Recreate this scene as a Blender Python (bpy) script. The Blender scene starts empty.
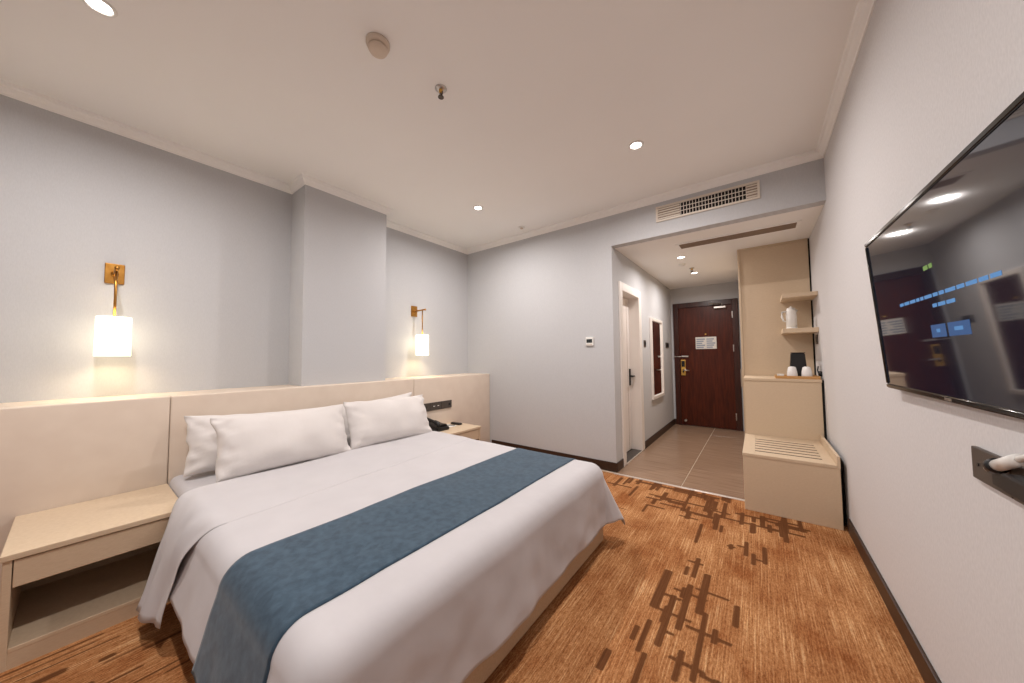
import bpy, bmesh, math, random
from mathutils import Vector, Matrix, noise
random.seed(7)
PI = math.pi
sc = bpy.context.scene
C = sc.collection

# ------------------------------------------------------------------ camera, world, exposure
cam = bpy.data.cameras.new('camera')
cam.sensor_width = 36.0
cam.lens = 327.41 * 36.0 / 1024.0
cam.clip_start = 0.02
camo = bpy.data.objects.new('camera', cam)
C.objects.link(camo)
Rv = Vector((0.7998135, 0.60017253, -0.00955509))
Uv = Vector((0.03554147, -0.03146133, 0.99887286))
Fv = Vector((-0.59919543, 0.7992516, 0.04649421))
m = Matrix((Rv, Uv, -Fv)).transposed().to_4x4()
m.translation = (0, 0, 1.2)
camo.matrix_world = m
sc.camera = camo

w = bpy.data.worlds.new('world')
sc.world = w
w.use_nodes = True
w.node_tree.nodes['Background'].inputs[0].default_value = (0.02, 0.025, 0.04, 1)
w.node_tree.nodes['Background'].inputs[1].default_value = 0.3
sc.view_settings.view_transform = 'Standard'
sc.view_settings.look = 'None'
sc.view_settings.gamma = 1.0
sc.view_settings.use_curve_mapping = False
sc.view_settings.exposure = 0.52

LAMP_ROOM = 15.0      # watts of each ceiling downlight
LAMP_HALL = 7.5
COL_DOWN = (1.0, 0.935, 0.905)
COL_SCONCE = (1.0, 0.80, 0.50)

# ------------------------------------------------------------------ main dimensions (metres)
XL, XR, YF, YB = -3.349, 0.457, 3.398, -1.75
XK, YD = -1.21, 6.33
ZC, ZCROWN, ZS = 2.765, 2.70, 2.371
HX, HZ = -2.927, 0.975          # headboard front and top
HY0 = -0.87

# ------------------------------------------------------------------ materials
def srgb(r, g, b):
    f = lambda c: (c/255/12.92) if c/255 <= 0.04045 else ((c/255+0.055)/1.055)**2.4
    return (f(r), f(g), f(b), 1)

def mat(name, col, rough=0.6, metal=0.0, spec=0.5, emit=None, estr=0.0, trans=0.0, coat=0.0):
    mt = bpy.data.materials.new(name); mt.use_nodes = True
    b = mt.node_tree.nodes['Principled BSDF']
    b.inputs['Base Color'].default_value = col
    b.inputs['Roughness'].default_value = rough
    b.inputs['Metallic'].default_value = metal
    b.inputs['Specular IOR Level'].default_value = spec
    b.inputs['Transmission Weight'].default_value = trans
    b.inputs['Coat Weight'].default_value = coat
    if emit:
        b.inputs['Emission Color'].default_value = emit
        b.inputs['Emission Strength'].default_value = estr
    return mt

def nodes(mt):
    return mt.node_tree, mt.node_tree.nodes, mt.node_tree.links, mt.node_tree.nodes['Principled BSDF']

def varied(name, c1, c2, scale=(1, 1, 1), nscale=5.0, detail=4.0, rough=0.6, spec=0.5, bump=0.0, bscale=None, bnscale=None,
           lo=0.3, hi=0.7, distort=0.0, bdist=0.002, metal=0.0, coat=0.0, sheen=0.0):
    mt = mat(name, c1, rough, metal, spec, coat=coat)
    nt, N, L, b = nodes(mt)
    if sheen: b.inputs['Sheen Weight'].default_value = sheen
    geo = N.new('ShaderNodeNewGeometry')
    mp = N.new('ShaderNodeMapping'); mp.inputs['Scale'].default_value = scale
    L.new(geo.outputs['Position'], mp.inputs['Vector'])
    n = N.new('ShaderNodeTexNoise'); n.inputs['Scale'].default_value = nscale; n.inputs['Detail'].default_value = detail
    n.inputs['Distortion'].default_value = distort
    L.new(mp.outputs[0], n.inputs['Vector'])
    r = N.new('ShaderNodeValToRGB')
    r.color_ramp.elements[0].position = lo; r.color_ramp.elements[0].color = c1
    r.color_ramp.elements[1].position = hi; r.color_ramp.elements[1].color = c2
    L.new(n.outputs['Fac'], r.inputs['Fac']); L.new(r.outputs['Color'], b.inputs['Base Color'])
    if bump:
        bn = n
        if bscale:
            mp2 = N.new('ShaderNodeMapping'); mp2.inputs['Scale'].default_value = bscale
            L.new(geo.outputs['Position'], mp2.inputs['Vector'])
            bn = N.new('ShaderNodeTexNoise'); bn.inputs['Scale'].default_value = bnscale or nscale
            L.new(mp2.outputs[0], bn.inputs['Vector'])
        bp = N.new('ShaderNodeBump'); bp.inputs['Strength'].default_value = bump; bp.inputs['Distance'].default_value = bdist
        L.new(bn.outputs['Fac'], bp.inputs['Height']); L.new(bp.outputs[0], b.inputs['Normal'])
    return mt

WALL1, WALL2 = srgb(194, 195, 197), srgb(200, 201, 203)
M = {}
M['wall'] = varied('wallpaper_linen', WALL1, WALL2, (60, 60, 14), 4, 3, rough=0.85, spec=0.2, bump=0.25, bscale=(1, 1, 1), bnscale=350, bdist=0.001)
M['wall_r'] = varied('wallpaper_greige', srgb(210, 208, 208), srgb(219, 217, 217), (40, 40, 18), 4, 3, rough=0.85, spec=0.2, bump=0.3, bscale=(1, 1, 1), bnscale=300, bdist=0.001)
M['ceil'] = varied('ceiling_paint', srgb(248, 247, 244), srgb(250, 249, 246), (1, 1, 1), 2, 2, rough=0.9, spec=0.2)
M['crown'] = varied('crown_paint', srgb(248, 247, 244), srgb(250, 249, 246), (1, 1, 1), 3, 2, rough=0.7, spec=0.3)
M['base'] = varied('baseboard_wood', srgb(46, 29, 20), srgb(62, 40, 28), (3, 3, 40), 5, 4, rough=0.45)
M['laminate'] = varied('beige_laminate', srgb(206, 184, 156), srgb(214, 193, 166), (30, 30, 200), 2, 3, rough=0.5, spec=0.35)
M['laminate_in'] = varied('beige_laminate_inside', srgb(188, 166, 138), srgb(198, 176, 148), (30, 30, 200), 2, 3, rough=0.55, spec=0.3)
M['leather'] = varied('cream_leatherette', srgb(218, 202, 186), srgb(223, 208, 192), (1, 1, 1), 9, 3, rough=0.5, spec=0.35, bump=0.12, bscale=(1, 1, 1), bnscale=420, bdist=0.001)
M['linen'] = varied('white_cotton', srgb(194, 191, 193), srgb(199, 196, 198), (1, 1, 1), 6, 3, rough=0.85, spec=0.2, bump=0.12, bscale=(1, 1, 1), bnscale=14, bdist=0.01, sheen=0.15)
M['pillowcase'] = varied('white_pillowcase', srgb(216, 211, 208), srgb(221, 216, 213), (1, 1, 1), 6, 3, rough=0.85, spec=0.2, bump=0.14, bscale=(1, 1, 1), bnscale=18, bdist=0.01, sheen=0.15)
M['runner'] = varied('blue_velvet', srgb(46, 66, 82), srgb(64, 86, 103), (1, 1, 1), 34, 8, rough=0.8, spec=0.25, bump=0.2, bscale=(1, 1, 1), bnscale=260, lo=0.32, hi=0.68, distort=0.3, sheen=0.2)
M['bedbase'] = varied('bed_base_fabric', srgb(188, 162, 132), srgb(198, 172, 142), (1, 1, 1), 120, 2, rough=0.9, spec=0.2)
M['brass'] = varied('aged_brass', srgb(176, 124, 58), srgb(196, 145, 74), (1, 1, 1), 30, 3, rough=0.32, metal=1.0)
M['gold'] = mat('gold', srgb(222, 178, 92), 0.38, 0.65)
M['steel'] = mat('brushed_steel', srgb(200, 195, 190), 0.3, 1.0)
M['chrome'] = mat('chrome', srgb(215, 215, 215), 0.12, 1.0)
M['black'] = mat('black_plastic', srgb(22, 22, 24), 0.4)
M['blackm'] = mat('black_metal', srgb(28, 27, 27), 0.4, 0.3)
M['darkgap'] = mat('gap_shade_black', srgb(16, 13, 12), 0.8)  # black standing in for the shade in the gaps along the wall
M['white'] = mat('white_plastic', srgb(235, 233, 228), 0.4)
M['cream'] = mat('cream_plastic', srgb(216, 200, 182), 0.5)
M['ceramic'] = mat('white_ceramic', srgb(240, 238, 236), 0.2, coat=0.5)
M['socket'] = mat('bronze_grey_plate', srgb(84, 76, 70), 0.4, 0.25)
M['paper'] = mat('paper', srgb(225, 222, 215), 0.8)
M['print'] = mat('grey_print', srgb(150, 160, 175), 0.8)
M['bamboo'] = varied('bamboo', srgb(190, 140, 85), srgb(205, 158, 100), (10, 60, 60), 4, 3, rough=0.5)
M['doorwood'] = varied('mahogany_veneer', srgb(54, 17, 8), srgb(92, 38, 19), (14, 14, 1.2), 3, 5, rough=0.34, spec=0.3, distort=0.6, lo=0.25, hi=0.75)
M['doorframe'] = varied('mahogany_frame', srgb(46, 19, 12), srgb(70, 31, 20), (14, 14, 1.2), 3, 5, rough=0.3)
M['bathdoor'] = varied('white_door_paint', srgb(226, 218, 212), srgb(232, 225, 219), (1, 1, 1), 3, 2, rough=0.45)
M['bathframe'] = varied('ivory_frame_paint', srgb(232, 225, 218), srgb(238, 231, 224), (1, 1, 1), 3, 2, rough=0.4)
M['mirror'] = mat('mirror_glass', (0.9, 0.9, 0.9, 1), 0.02, 1.0)
M['tile'] = varied('taupe_tile', srgb(142, 114, 92), srgb(166, 139, 116), (1.1, 26, 1), 2.4, 5, rough=0.22, spec=0.5, lo=0.35, hi=0.72)
M['grout'] = mat('pale_grout', srgb(200, 182, 160), 0.8)
M['stone'] = mat('dark_stone', srgb(60, 55, 52), 0.35)
M['strip'] = mat('satin_metal_strip', srgb(225, 215, 205), 0.35, 0.6)
M['dark'] = mat('duct_dark', srgb(20, 18, 17), 0.9)
M['grille'] = mat('grille_enamel', srgb(226, 216, 202), 0.5)
M['taupe'] = mat('taupe_louvre', srgb(150, 130, 112), 0.5)
M['screen'] = mat('tv_screen', srgb(14, 19, 30), 0.06, 0.0, 0.5, emit=(.25, .45, 1, 1), estr=0.006, coat=0.7)
M['bezel'] = mat('tv_bezel_gloss', srgb(26, 25, 24), 0.14, 0.0, 0.6)
M['txt_blue'] = mat('screen_text_blue', srgb(20, 40, 70), 0.5, emit=srgb(78, 136, 190), estr=0.6)
M['txt_btn'] = mat('screen_button_blue', srgb(15, 35, 60), 0.5, emit=srgb(36, 84, 138), estr=0.5)
M['txt_green'] = mat('screen_text_green', srgb(40, 60, 25), 0.5, emit=srgb(112, 150, 64), estr=0.5)
M['lens'] = mat('downlight_lens', (1, 1, 1, 1), 0.5, emit=(1, 0.93, 0.85, 1), estr=9.0)
M['shade'] = mat('lamp_shade_glow', (0.9, 0.87, 0.78, 1), 0.6, emit=(1.0, 0.86, 0.60, 1), estr=2.3)
M['curtain'] = varied('grey_curtain', srgb(150, 140, 130), srgb(165, 155, 145), (1, 1, 1), 8, 3, rough=0.9)
M['slot'] = mat('dark_slot', srgb(66, 42, 30), 0.8)
M['lcd'] = mat('lcd', srgb(70, 80, 82), 0.2)

# ------------------------------------------------------------------ mesh helpers
def box(bm, x0, x1, y0, y1, z0, z1, bev=0.0, seg=2):
    r = bmesh.ops.create_cube(bm, size=1.0)
    vs = r['verts']
    for v in vs:
        v.co = Vector((x0 + (v.co.x + .5)*(x1-x0), y0 + (v.co.y + .5)*(y1-y0), z0 + (v.co.z + .5)*(z1-z0)))
    if bev > 0:
        es = {e for v in vs for e in v.link_edges}
        bmesh.ops.bevel(bm, geom=list(es), offset=bev, segments=seg, affect='EDGES', profile=0.5, clamp_overlap=True)

def B(x0, x1, y0, y1, z0, z1, bev=0.0, seg=2):
    bm = bmesh.new(); box(bm, x0, x1, y0, y1, z0, z1, bev, seg); return bm

def lathe(bm, prof, cx, cy, cz, n=28, axis='z', cap=True):
    """revolve (r, h) pairs; axis gives the direction of h"""
    rings = []
    for r, h in prof:
        ring = []
        for i in range(n):
            a = 2*PI*i/n
            p = (r*math.cos(a), r*math.sin(a), h)
            if axis == 'x': p = (h, r*math.cos(a), r*math.sin(a))
            if axis == 'y': p = (r*math.cos(a), h, r*math.sin(a))
            ring.append(bm.verts.new((cx+p[0], cy+p[1], cz+p[2])))
        rings.append(ring)
    for a, b in zip(rings, rings[1:]):
        for i in range(n):
            bm.faces.new((a[i], a[(i+1) % n], b[(i+1) % n], b[i]))
    if cap:
        bm.faces.new(rings[0][::-1]); bm.faces.new(rings[-1])
    bmesh.ops.recalc_face_normals(bm, faces=bm.faces)

def tube(bm, pts, rad, n=8):
    pts = [Vector(p) for p in pts]
    rings = []
    for i, p in enumerate(pts):
        t = (pts[min(i+1, len(pts)-1)] - pts[max(i-1, 0)]).normalized()
        a = t.orthogonal().normalized() if abs(t.z) > 0.95 else t.cross(Vector((0, 0, 1))).normalized()
        b = t.cross(a)
        rr = rad[i] if isinstance(rad, (list, tuple)) else rad
        rings.append([bm.verts.new(p + (a*math.cos(2*PI*k/n) + b*math.sin(2*PI*k/n))*rr) for k in range(n)])
    for a, b in zip(rings, rings[1:]):
        for i in range(n): bm.faces.new((a[i], a[(i+1) % n], b[(i+1) % n], b[i]))
    bm.faces.new(rings[0][::-1]); bm.faces.new(rings[-1])
    bmesh.ops.recalc_face_normals(bm, faces=bm.faces)

def prism(bm, poly, axis, a0, a1):
    """extrude a 2-D outline along an axis; x: (y,z)  y: (x,z)  z: (x,y)"""
    def P(u, v, a): return {'x': (a, u, v), 'y': (u, a, v), 'z': (u, v, a)}[axis]
    lo = [bm.verts.new(P(u, v, a0)) for u, v in poly]; hi = [bm.verts.new(P(u, v, a1)) for u, v in poly]
    n = len(poly)
    for i in range(n): bm.faces.new((lo[i], lo[(i+1) % n], hi[(i+1) % n], hi[i]))
    bm.faces.new(lo[::-1]); bm.faces.new(hi)
    bmesh.ops.recalc_face_normals(bm, faces=bm.faces)

def grid(bm, rows):
    vs = [[bm.verts.new(p) for p in r] for r in rows]
    for i in range(len(vs)-1):
        for j in range(len(vs[0])-1):
            bm.faces.new((vs[i][j], vs[i+1][j], vs[i+1][j+1], vs[i][j+1]))
    return vs

WL = {}   # world position of each object
def obj(name, bm, material, parent=None, smooth=False, label=None, cat=None, group=None, kind=None):
    xs = [v.co for v in bm.verts]
    lo = Vector([min(c[i] for c in xs) for i in range(3)]); hi = Vector([max(c[i] for c in xs) for i in range(3)])
    org = Vector(((lo.x+hi.x)/2, (lo.y+hi.y)/2, lo.z))
    for v in bm.verts: v.co -= org
    me = bpy.data.meshes.new(name); bm.to_mesh(me); bm.free()
    if smooth:
        for p in me.polygons: p.use_smooth = True
    me.materials.append(M[material] if isinstance(material, str) else material)
    o = bpy.data.objects.new(name, me); C.objects.link(o)
    base = WL[parent.name] if parent else Vector((0, 0, 0))
    o.parent = parent
    o.location = org - base
    WL[o.name] = org
    tag(o, label, cat, group, kind)
    return o

def tag(o, label=None, cat=None, group=None, kind=None):
    if label: o['label'] = label
    if cat: o['category'] = cat
    if group: o['group'] = group
    if kind: o['kind'] = kind
    return o

def thing(name, loc, label=None, cat=None, group=None, kind=None):
    o = bpy.data.objects.new(name, None); C.objects.link(o)
    o.location = loc; o.empty_display_size = 0.1
    WL[o.name] = Vector(loc)
    return tag(o, label, cat, group, kind)

def copy_part(o, parent, delta):
    c = o.copy(); C.objects.link(c); c.parent = parent
    c.location = o.location + Vector(delta)
    WL[c.name] = WL[o.name] + Vector(delta)
    return c

def smooth_angle(o, deg=35):
    for p in o.data.polygons: p.use_smooth = True
    o.data.set_sharp_from_angle(angle=math.radians(deg))

def add_light(name, kind, loc, power, color, parent=None, size=0.1, spread=None, rot=None):
    l = bpy.data.lights.new(name, kind); l.energy = power; l.color = color
    if kind == 'AREA':
        l.shape = 'DISK'; l.size = size
        if spread: l.spread = math.radians(spread)
    else:
        l.shadow_soft_size = size
    o = bpy.data.objects.new(name, l); C.objects.link(o)
    base = WL[parent.name] if parent else Vector((0, 0, 0))
    o.parent = parent; o.location = Vector(loc) - base
    if rot: o.rotation_euler = rot
    return o

# ------------------------------------------------------------------ the shell
S = 'structure'
obj('wall_left', B(XL-.1, XL, YB, YF+.1, -.05, ZC+.05), 'wall', kind=S, label='pale blue grey papered wall behind the headboard')
obj('wall_column', B(XL-.02, -3.067, 1.143, 1.915, 0, ZC), 'wall', kind=S, label='square boxed column projecting behind the headboard')
obj('wall_right', B(XR, XR+.1, YB, YD+.1, -.05, ZC+.05), 'wall_r', kind=S, label='textured greige wall carrying the television')
obj('wall_far', B(XL-.1, XK, YF, YF+.1, -.05, ZC+.05), 'wall', kind=S, label='pale wall with the thermostat beside the hall opening')
obj('wall_bulkhead', B(XK, XR, YF, YF+.1, ZS, ZC+.05), 'wall', kind=S, label='bulkhead over the hall opening with the air grille')
obj('wall_back', B(XL-.1, XR+.1, YB-.1, YB, -.05, ZC+.05), 'wall', kind=S, label='rear wall of the bedroom')
obj('ceiling', B(XL-.1, XR+.1, YB-.1, YF+.1, ZC, ZC+.08), 'ceil', kind=S, label='off white plaster ceiling of the bedroom')
obj('ceiling_hall', B(XK-.1, XR+.1, YF+.1, YD+.1, ZS, ZS+.08), 'ceil', kind=S, label='lower plaster ceiling of the entrance hall')
# hall left wall with the bathroom door opening
BY0, BY1, BZ = 3.665, 4.335, 1.965
bm = bmesh.new()
box(bm, XK-.18, XK, YF+.1, BY0, -.05, ZS+.05)
box(bm, XK-.18, XK, BY1, YD+.1, -.05, ZS+.05)
box(bm, XK-.18, XK, BY0, BY1, BZ, ZS+.05)
obj('wall_hall', bm, 'wall', kind=S, label='hall side wall with bathroom door and mirror')
# entrance wall, opening closed by the door itself
bm = bmesh.new()
box(bm, XK-.1, -1.15, YD, YD+.12, -.05, ZS+.05)
box(bm, -.25, XR+.1, YD, YD+.12, -.05, ZS+.05)
box(bm, -1.15, -.25, YD, YD+.12, 2.06, ZS+.05)
obj('wall_entry', bm, 'wall', kind=S, label='end wall of the hall around the entrance door')

# carpet: fine grid whose attribute marks the woven dark bars
bars = []
def yb(x, y0, y1, wd=.028):
    wd *= .8; bars.append((x-wd/2, x+wd/2, y0, y1))
def xb(y, x0, x1, wd=.022):
    wd *= .8; bars.append((x0, x1, y-wd/2, y+wd/2))
for a in ((-.322, 2.04, 2.25), (-.44, 1.69, 2.03, .05), (-.262, 1.77, 2.115, .04), (-.122, 1.78, 1.937), (-.324, 1.62, 1.97, .034),
          (-.377, 1.48, 1.835, .035), (-.236, 1.55, 1.80), (-.434, 1.407, 1.606), (-.47, 1.45, 1.54), (-.236, 1.396, 1.553), (-.29, 1.36, 1.52, .03),
          (-.407, 1.22, 1.42), (-.53, 1.242, 1.349, .036), (-.36, 2.04, 2.13, .026), (-.19, 1.63, 1.72, .03), (-.39, 1.62, 1.74), (-.345, 1.84, 1.93),
          (-.361, 2.42, 2.71, .026), (-.755, 2.656, 2.80, .022), (-.177, 2.463, 2.534, .026), (-.1, 2.436, 2.62, .03), (-.063, 2.36, 2.49, .03), (-.009, 2.406, 2.611, .03),
          (-.16, 1.36, 1.46), (-.34, 1.05, 1.3), (-.2, 1.0, 1.22), (-.27, .9, 1.2), (-.245, 2.66, 2.77)):
    yb(*a)
for a in ((2.19, -.37, -.29), (1.89, -.39, -.24), (1.955, -.30, -.152), (1.70, -.425, -.28), (1.665, -.30, -.127), (1.46, -.33, -.2), (1.445, -.22, -.13),
          (2.54, -.15, -.10), (2.43, -.06, -.01), (2.76, -.52, -.39), (2.50, -.20, -.15), (1.82, -.43, -.34), (1.58, -.39, -.33), (2.62, -1.0, -.86, .012), (1.12, -.37, -.15)):
    xb(*a)
def cluster(x0, x1, y0, y1, n, rnd):
    for i in range(n):
        x = rnd.uniform(x0, x1); y = rnd.uniform(y0, y1)
        if rnd.random() < .64:
            l = rnd.uniform(.1, .28); yb(x, y-l/2, y+l/2, rnd.uniform(.024, .042))
        else:
            l = rnd.uniform(.1, .3); xb(y, x-l/2, x+l/2, rnd.uniform(.024, .036))
rnd = random.Random(5)
cluster(-.76, -.24, 2.80, 3.10, 26, rnd)
cluster(-.14, .20, 2.84, 3.08, 18, rnd)
xb(3.26, -.98, -.30, .05); cluster(-1.05, -.2, 3.2, 3.3, 18, rnd)
cluster(-1.2, -.9, 2.9, 3.2, 3, rnd)
for a in ((-2.311, -.3, .10, .012), (-2.35, -.2, .12, .014), (-2.27, -.1, .16, .01), (-2.085, .2, .36, .014), (-2.12, .1, .24, .012), (-1.865, .24, .4, .014), (-1.9, .1, .3, .012), (-2.15, .095, .14, .03), (-1.98, .03, .2, .014), (-2.2, -.08, .02, .04),
          (-2.03, -.1, .08, .03)):
    yb(*a)
for k in range(7):
    cx, cy = rnd.uniform(-3, .2), rnd.uniform(-1.6, -.2)
    cluster(cx-.3, cx+.3, cy-.3, cy+.3, 20, rnd)
NX, NY = 420, 460
YE = YF-.06
dx = (XR-XL)/NX; dy = (YE-YB)/NY
vals = [0.0]*((NX+1)*(NY+1))
def cov(c, h, a, b):
    return max(0.0, min(1.0, (min(c+h, b)-max(c-h, a))/(2*h)))
for (a0, a1, b0, b1) in bars:
    i0 = max(0, int((a0-XL)/dx)-1); i1 = min(NX, int((a1-XL)/dx)+2)
    j0 = max(0, int((b0-YB)/dy)-1); j1 = min(NY, int((b1-YB)/dy)+2)
    for j in range(j0, j1+1):
        cy_ = cov(YB+j*dy, dy*.5, b0, b1)
        if cy_ <= 0: continue
        for i in range(i0, i1+1):
            k = j*(NX+1)+i
            vals[k] = max(vals[k], cov(XL+i*dx, dx*.5, a0, a1)*cy_)
me = bpy.data.meshes.new('floor')
verts = [(XL+i*dx, YB+j*dy, 0) for j in range(NY+1) for i in range(NX+1)]
faces = [(j*(NX+1)+i, j*(NX+1)+i+1, (j+1)*(NX+1)+i+1, (j+1)*(NX+1)+i) for j in range(NY) for i in range(NX)]
me.from_pydata(verts, [], faces)
at = me.attributes.new('woven_bar', 'FLOAT', 'POINT'); at.data.foreach_set('value', vals)
mc = mat('woven_carpet', srgb(170, 110, 60), 0.95, spec=0.1)
nt, N, L, b = nodes(mc)
geo = N.new('ShaderNodeNewGeometry')
def noise_node(scale, nscale, detail=3, rough=.6):
    mp = N.new('ShaderNodeMapping'); mp.inputs['Scale'].default_value = scale; L.new(geo.outputs['Position'], mp.inputs['Vector'])
    n = N.new('ShaderNodeTexNoise'); n.inputs['Scale'].default_value = nscale; n.inputs['Detail'].default_value = detail; n.inputs['Roughness'].default_value = rough
    L.new(mp.outputs[0], n.inputs['Vector']); return n
def ramp(stops, src):
    r = N.new('ShaderNodeValToRGB'); e = r.color_ramp.elements
    e[0].position, e[0].color = stops[0]; e[1].position, e[1].color = stops[-1]
    for p, c in stops[1:-1]:
        q = e.new(p); q.color = c
    L.new(src, r.inputs['Fac']); return r
def mix(fac, a, b_, typ='MIX'):
    x = N.new('ShaderNodeMix'); x.data_type = 'RGBA'; x.blend_type = typ
    if hasattr(fac, 'links'): L.new(fac, x.inputs['Factor'])
    else: x.inputs['Factor'].default_value = fac
    for k, v in (('A', a), ('B', b_)):
        s = [i for i in x.inputs if i.name == k and i.type == 'RGBA'][0]
        if hasattr(v, 'links'): L.new(v, s)
        else: s.default_value = v
    return [o for o in x.outputs if o.type == 'RGBA'][0]
streak = noise_node((165, 3.6, 1), 1.0, 2)
fine = noise_node((170, 45, 1), 1.0, 2)
blotch = noise_node((4.5, 3.0, 1), 1.0, 4)
grain = noise_node((190, 190, 1), 1.0, 2)
c_st = ramp([(.32, srgb(152, 96, 54)), (.48, srgb(190, 130, 82)), (.58, srgb(216, 158, 106)), (.68, srgb(250, 208, 158))], streak.outputs['Fac'])
c_fi = ramp([(.34, srgb(136, 84, 48)), (.66, srgb(236, 186, 134))], fine.outputs['Fac'])
c_gr = ramp([(.3, srgb(150, 140, 132)), (.68, srgb(255, 252, 246))], grain.outputs['Fac'])
c1 = mix(.42, c_st.outputs['Color'], c_fi.outputs['Color'])
c1 = mix(.55, c1, c_gr.outputs['Color'], 'MULTIPLY')
c_bl = ramp([(.38, (0, 0, 0, 1)), (.66, (1, 1, 1, 1))], blotch.outputs['Fac'])
dk = mix(1.0, c1, srgb(206, 182, 164), 'MULTIPLY')
c2 = mix(c_bl.outputs['Color'], c1, dk)
an = N.new('ShaderNodeAttribute'); an.attribute_name = 'woven_bar'
edge = N.new('ShaderNodeMath'); edge.operation = 'MULTIPLY_ADD'
L.new(fine.outputs['Fac'], edge.inputs[0]); edge.inputs[1].default_value = 0.7; L.new(an.outputs['Fac'], edge.inputs[2])
er = ramp([(.62, (0, 0, 0, 1)), (1.05, (.95, .95, .95, 1))], edge.outputs[0])
dcol = mix(streak.outputs['Fac'], srgb(74, 44, 25), srgb(116, 72, 42))
c3 = mix(er.outputs['Color'], c2, dcol)
L.new(c3, b.inputs['Base Color'])
bp = N.new('ShaderNodeBump'); bp.inputs['Strength'].default_value = .5; bp.inputs['Distance'].default_value = .004
L.new(fine.outputs['Fac'], bp.inputs['Height']); L.new(bp.outputs[0], b.inputs['Normal'])
me.materials.append(mc)
fl = bpy.data.objects.new('floor', me); C.objects.link(fl)
tag(fl, 'orange brown streaked carpet with dark woven crossing bars', kind=S)

# hall floor: bed of grout with separate tiles
fh = obj('floor_hall', B(XK-.18, XR+.1, YF-.06, YD+.12, -.06, -.006), 'grout', kind=S, label='taupe stone look tiled floor of the hall')
SEAM = -.605
first = None
cols = [(XK-.005, SEAM-.004), (SEAM+.004, SEAM+.604), (SEAM+.607, XR)]
rows = [YF-.045 + .6*k for k in range(6)]
for ci, (x0, x1) in enumerate(cols):
    proto = None
    for r0 in rows:
        r1 = min(r0+.5985, YD)
        if r1-r0 < .59 or proto is None:
            t = obj('tile', B(x0, x1, r0, r1, -.02, 0, .0012, 1), 'tile', fh)
            if proto is None: proto = t; py0 = r0
        else:
            copy_part(proto, fh, (0, r0-py0, 0))
obj('trim_1', B(XK-.005, -.125, YF-.075, YF-.045, -.01, .006, .003), 'strip', kind=S, label='bright metal strip between carpet and hall tiles')

# baseboards
H = .092; T = .014
def bboard(name, x0, x1, y0, y1, label):
    obj(name, B(x0, x1, y0, y1, 0, H, .004), 'base', kind=S, label=label)
bboard('baseboard_far', HX+.03, XK+T, YF-T, YF, 'dark brown baseboard below the thermostat wall')
bboard('baseboard_right', XR-T, XR, YB, 3.16, 'dark brown baseboard along the television wall')
bboard('baseboard_hall_near', XK, XK+T, YF, 3.585, 'short dark baseboard beside the bathroom door')
bboard('baseboard_hall', XK, XK+T, 4.415, YD, 'dark baseboard under the hall mirror')
bboard('baseboard_entry', XK+T, -1.17, YD-T, YD, 'stub of dark baseboard beside the entrance door')

# crown moulding: a stepped profile swept along each stretch of wall
prof = [(0, ZCROWN), (.006, ZCROWN), (.009, ZCROWN+.010), (.022, ZCROWN+.022), (.031, ZCROWN+.040), (.042, ZCROWN+.046), (.045, ZC), (0, ZC)]
def crown(i, p, q, n, label, m0=0, m1=0):
    """p->q along the wall, n = direction into the room; m: mitre (+1 inner corner shortens, -1 outer corner lengthens)"""
    p = Vector((*p, 0)); q = Vector((*q, 0)); n = Vector((*n, 0)); t = (q-p).normalized()
    bm = bmesh.new(); A = []; Bq = []
    for d, z in prof:
        A.append(bm.verts.new(p + n*d + t*d*m0 + Vector((0, 0, z)))); Bq.append(bm.verts.new(q + n*d - t*d*m1 + Vector((0, 0, z))))
    k = len(prof)
    for j in range(k): bm.faces.new((A[j], A[(j+1) % k], Bq[(j+1) % k], Bq[j]))
    bm.faces.new(A[::-1]); bm.faces.new(Bq); bmesh.ops.recalc_face_normals(bm, faces=bm.faces)
    obj('trim_%d' % i, bm, 'crown', kind=S, label=label)
crown(2, (XL, YB), (XL, 1.143), (1, 0), 'crown moulding on headboard wall before the column', 1, 1)
crown(3, (XL, 1.143), (-3.067, 1.143), (0, -1), 'crown moulding on the narrow near side of the column', 1, -1)
crown(4, (-3.067, 1.143), (-3.067, 1.915), (1, 0), 'crown moulding on the front of the column', -1, -1)
crown(5, (-3.067, 1.915), (XL, 1.915), (0, 1), 'crown moulding on the hidden side of the column', -1, 1)
crown(6, (XL, 1.915), (XL, YF), (1, 0), 'crown moulding on headboard wall past the column', 1, 1)
crown(7, (XL, YF), (XR, YF), (0, -1), 'crown moulding along the far wall above the air grille', 1, 1)
crown(8, (XR, YB), (XR, YF), (-1, 0), 'crown moulding above the television wall', 1, 1)

# ------------------------------------------------------------------ entrance door
d1 = thing('door_1', (-.70, YD, 0), 'dark mahogany entrance door with brass lock and paper notice', kind=S)
yd = YD-.012
obj('frame', B(-1.172, -1.09, YD-.03, YD+.1, 0, 2.10, .004), 'doorframe', d1)
obj('frame', B(-.31, -.228, YD-.03, YD+.1, 0, 2.10, .004), 'doorframe', d1)
obj('frame', B(-1.09, -.31, YD-.03, YD+.1, 2.015, 2.10, .004), 'doorframe', d1)
slab = obj('slab', B(-1.09, -.31, yd, YD+.04, .008, 2.015, .003), 'doorwood', d1)
nt_ = obj('notice', B(-.838, -.536, yd-.004, yd, 1.30, 1.50), 'paper', d1)
for i in range(2):
    for j in range(5):
        x = -.825+.148*i
        obj('print_block', B(x, x+.125-.02*((i+j) % 3), yd-.0055, yd-.004, 1.465-.034*j-.012, 1.465-.034*j+.008), 'print', nt_)
bm = bmesh.new(); lathe(bm, [(.012, 0), (.012, -.008), (.006, -.010)], -.687, yd, 1.545, 14, 'y')
obj('peephole', bm, 'gold', d1)
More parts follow.
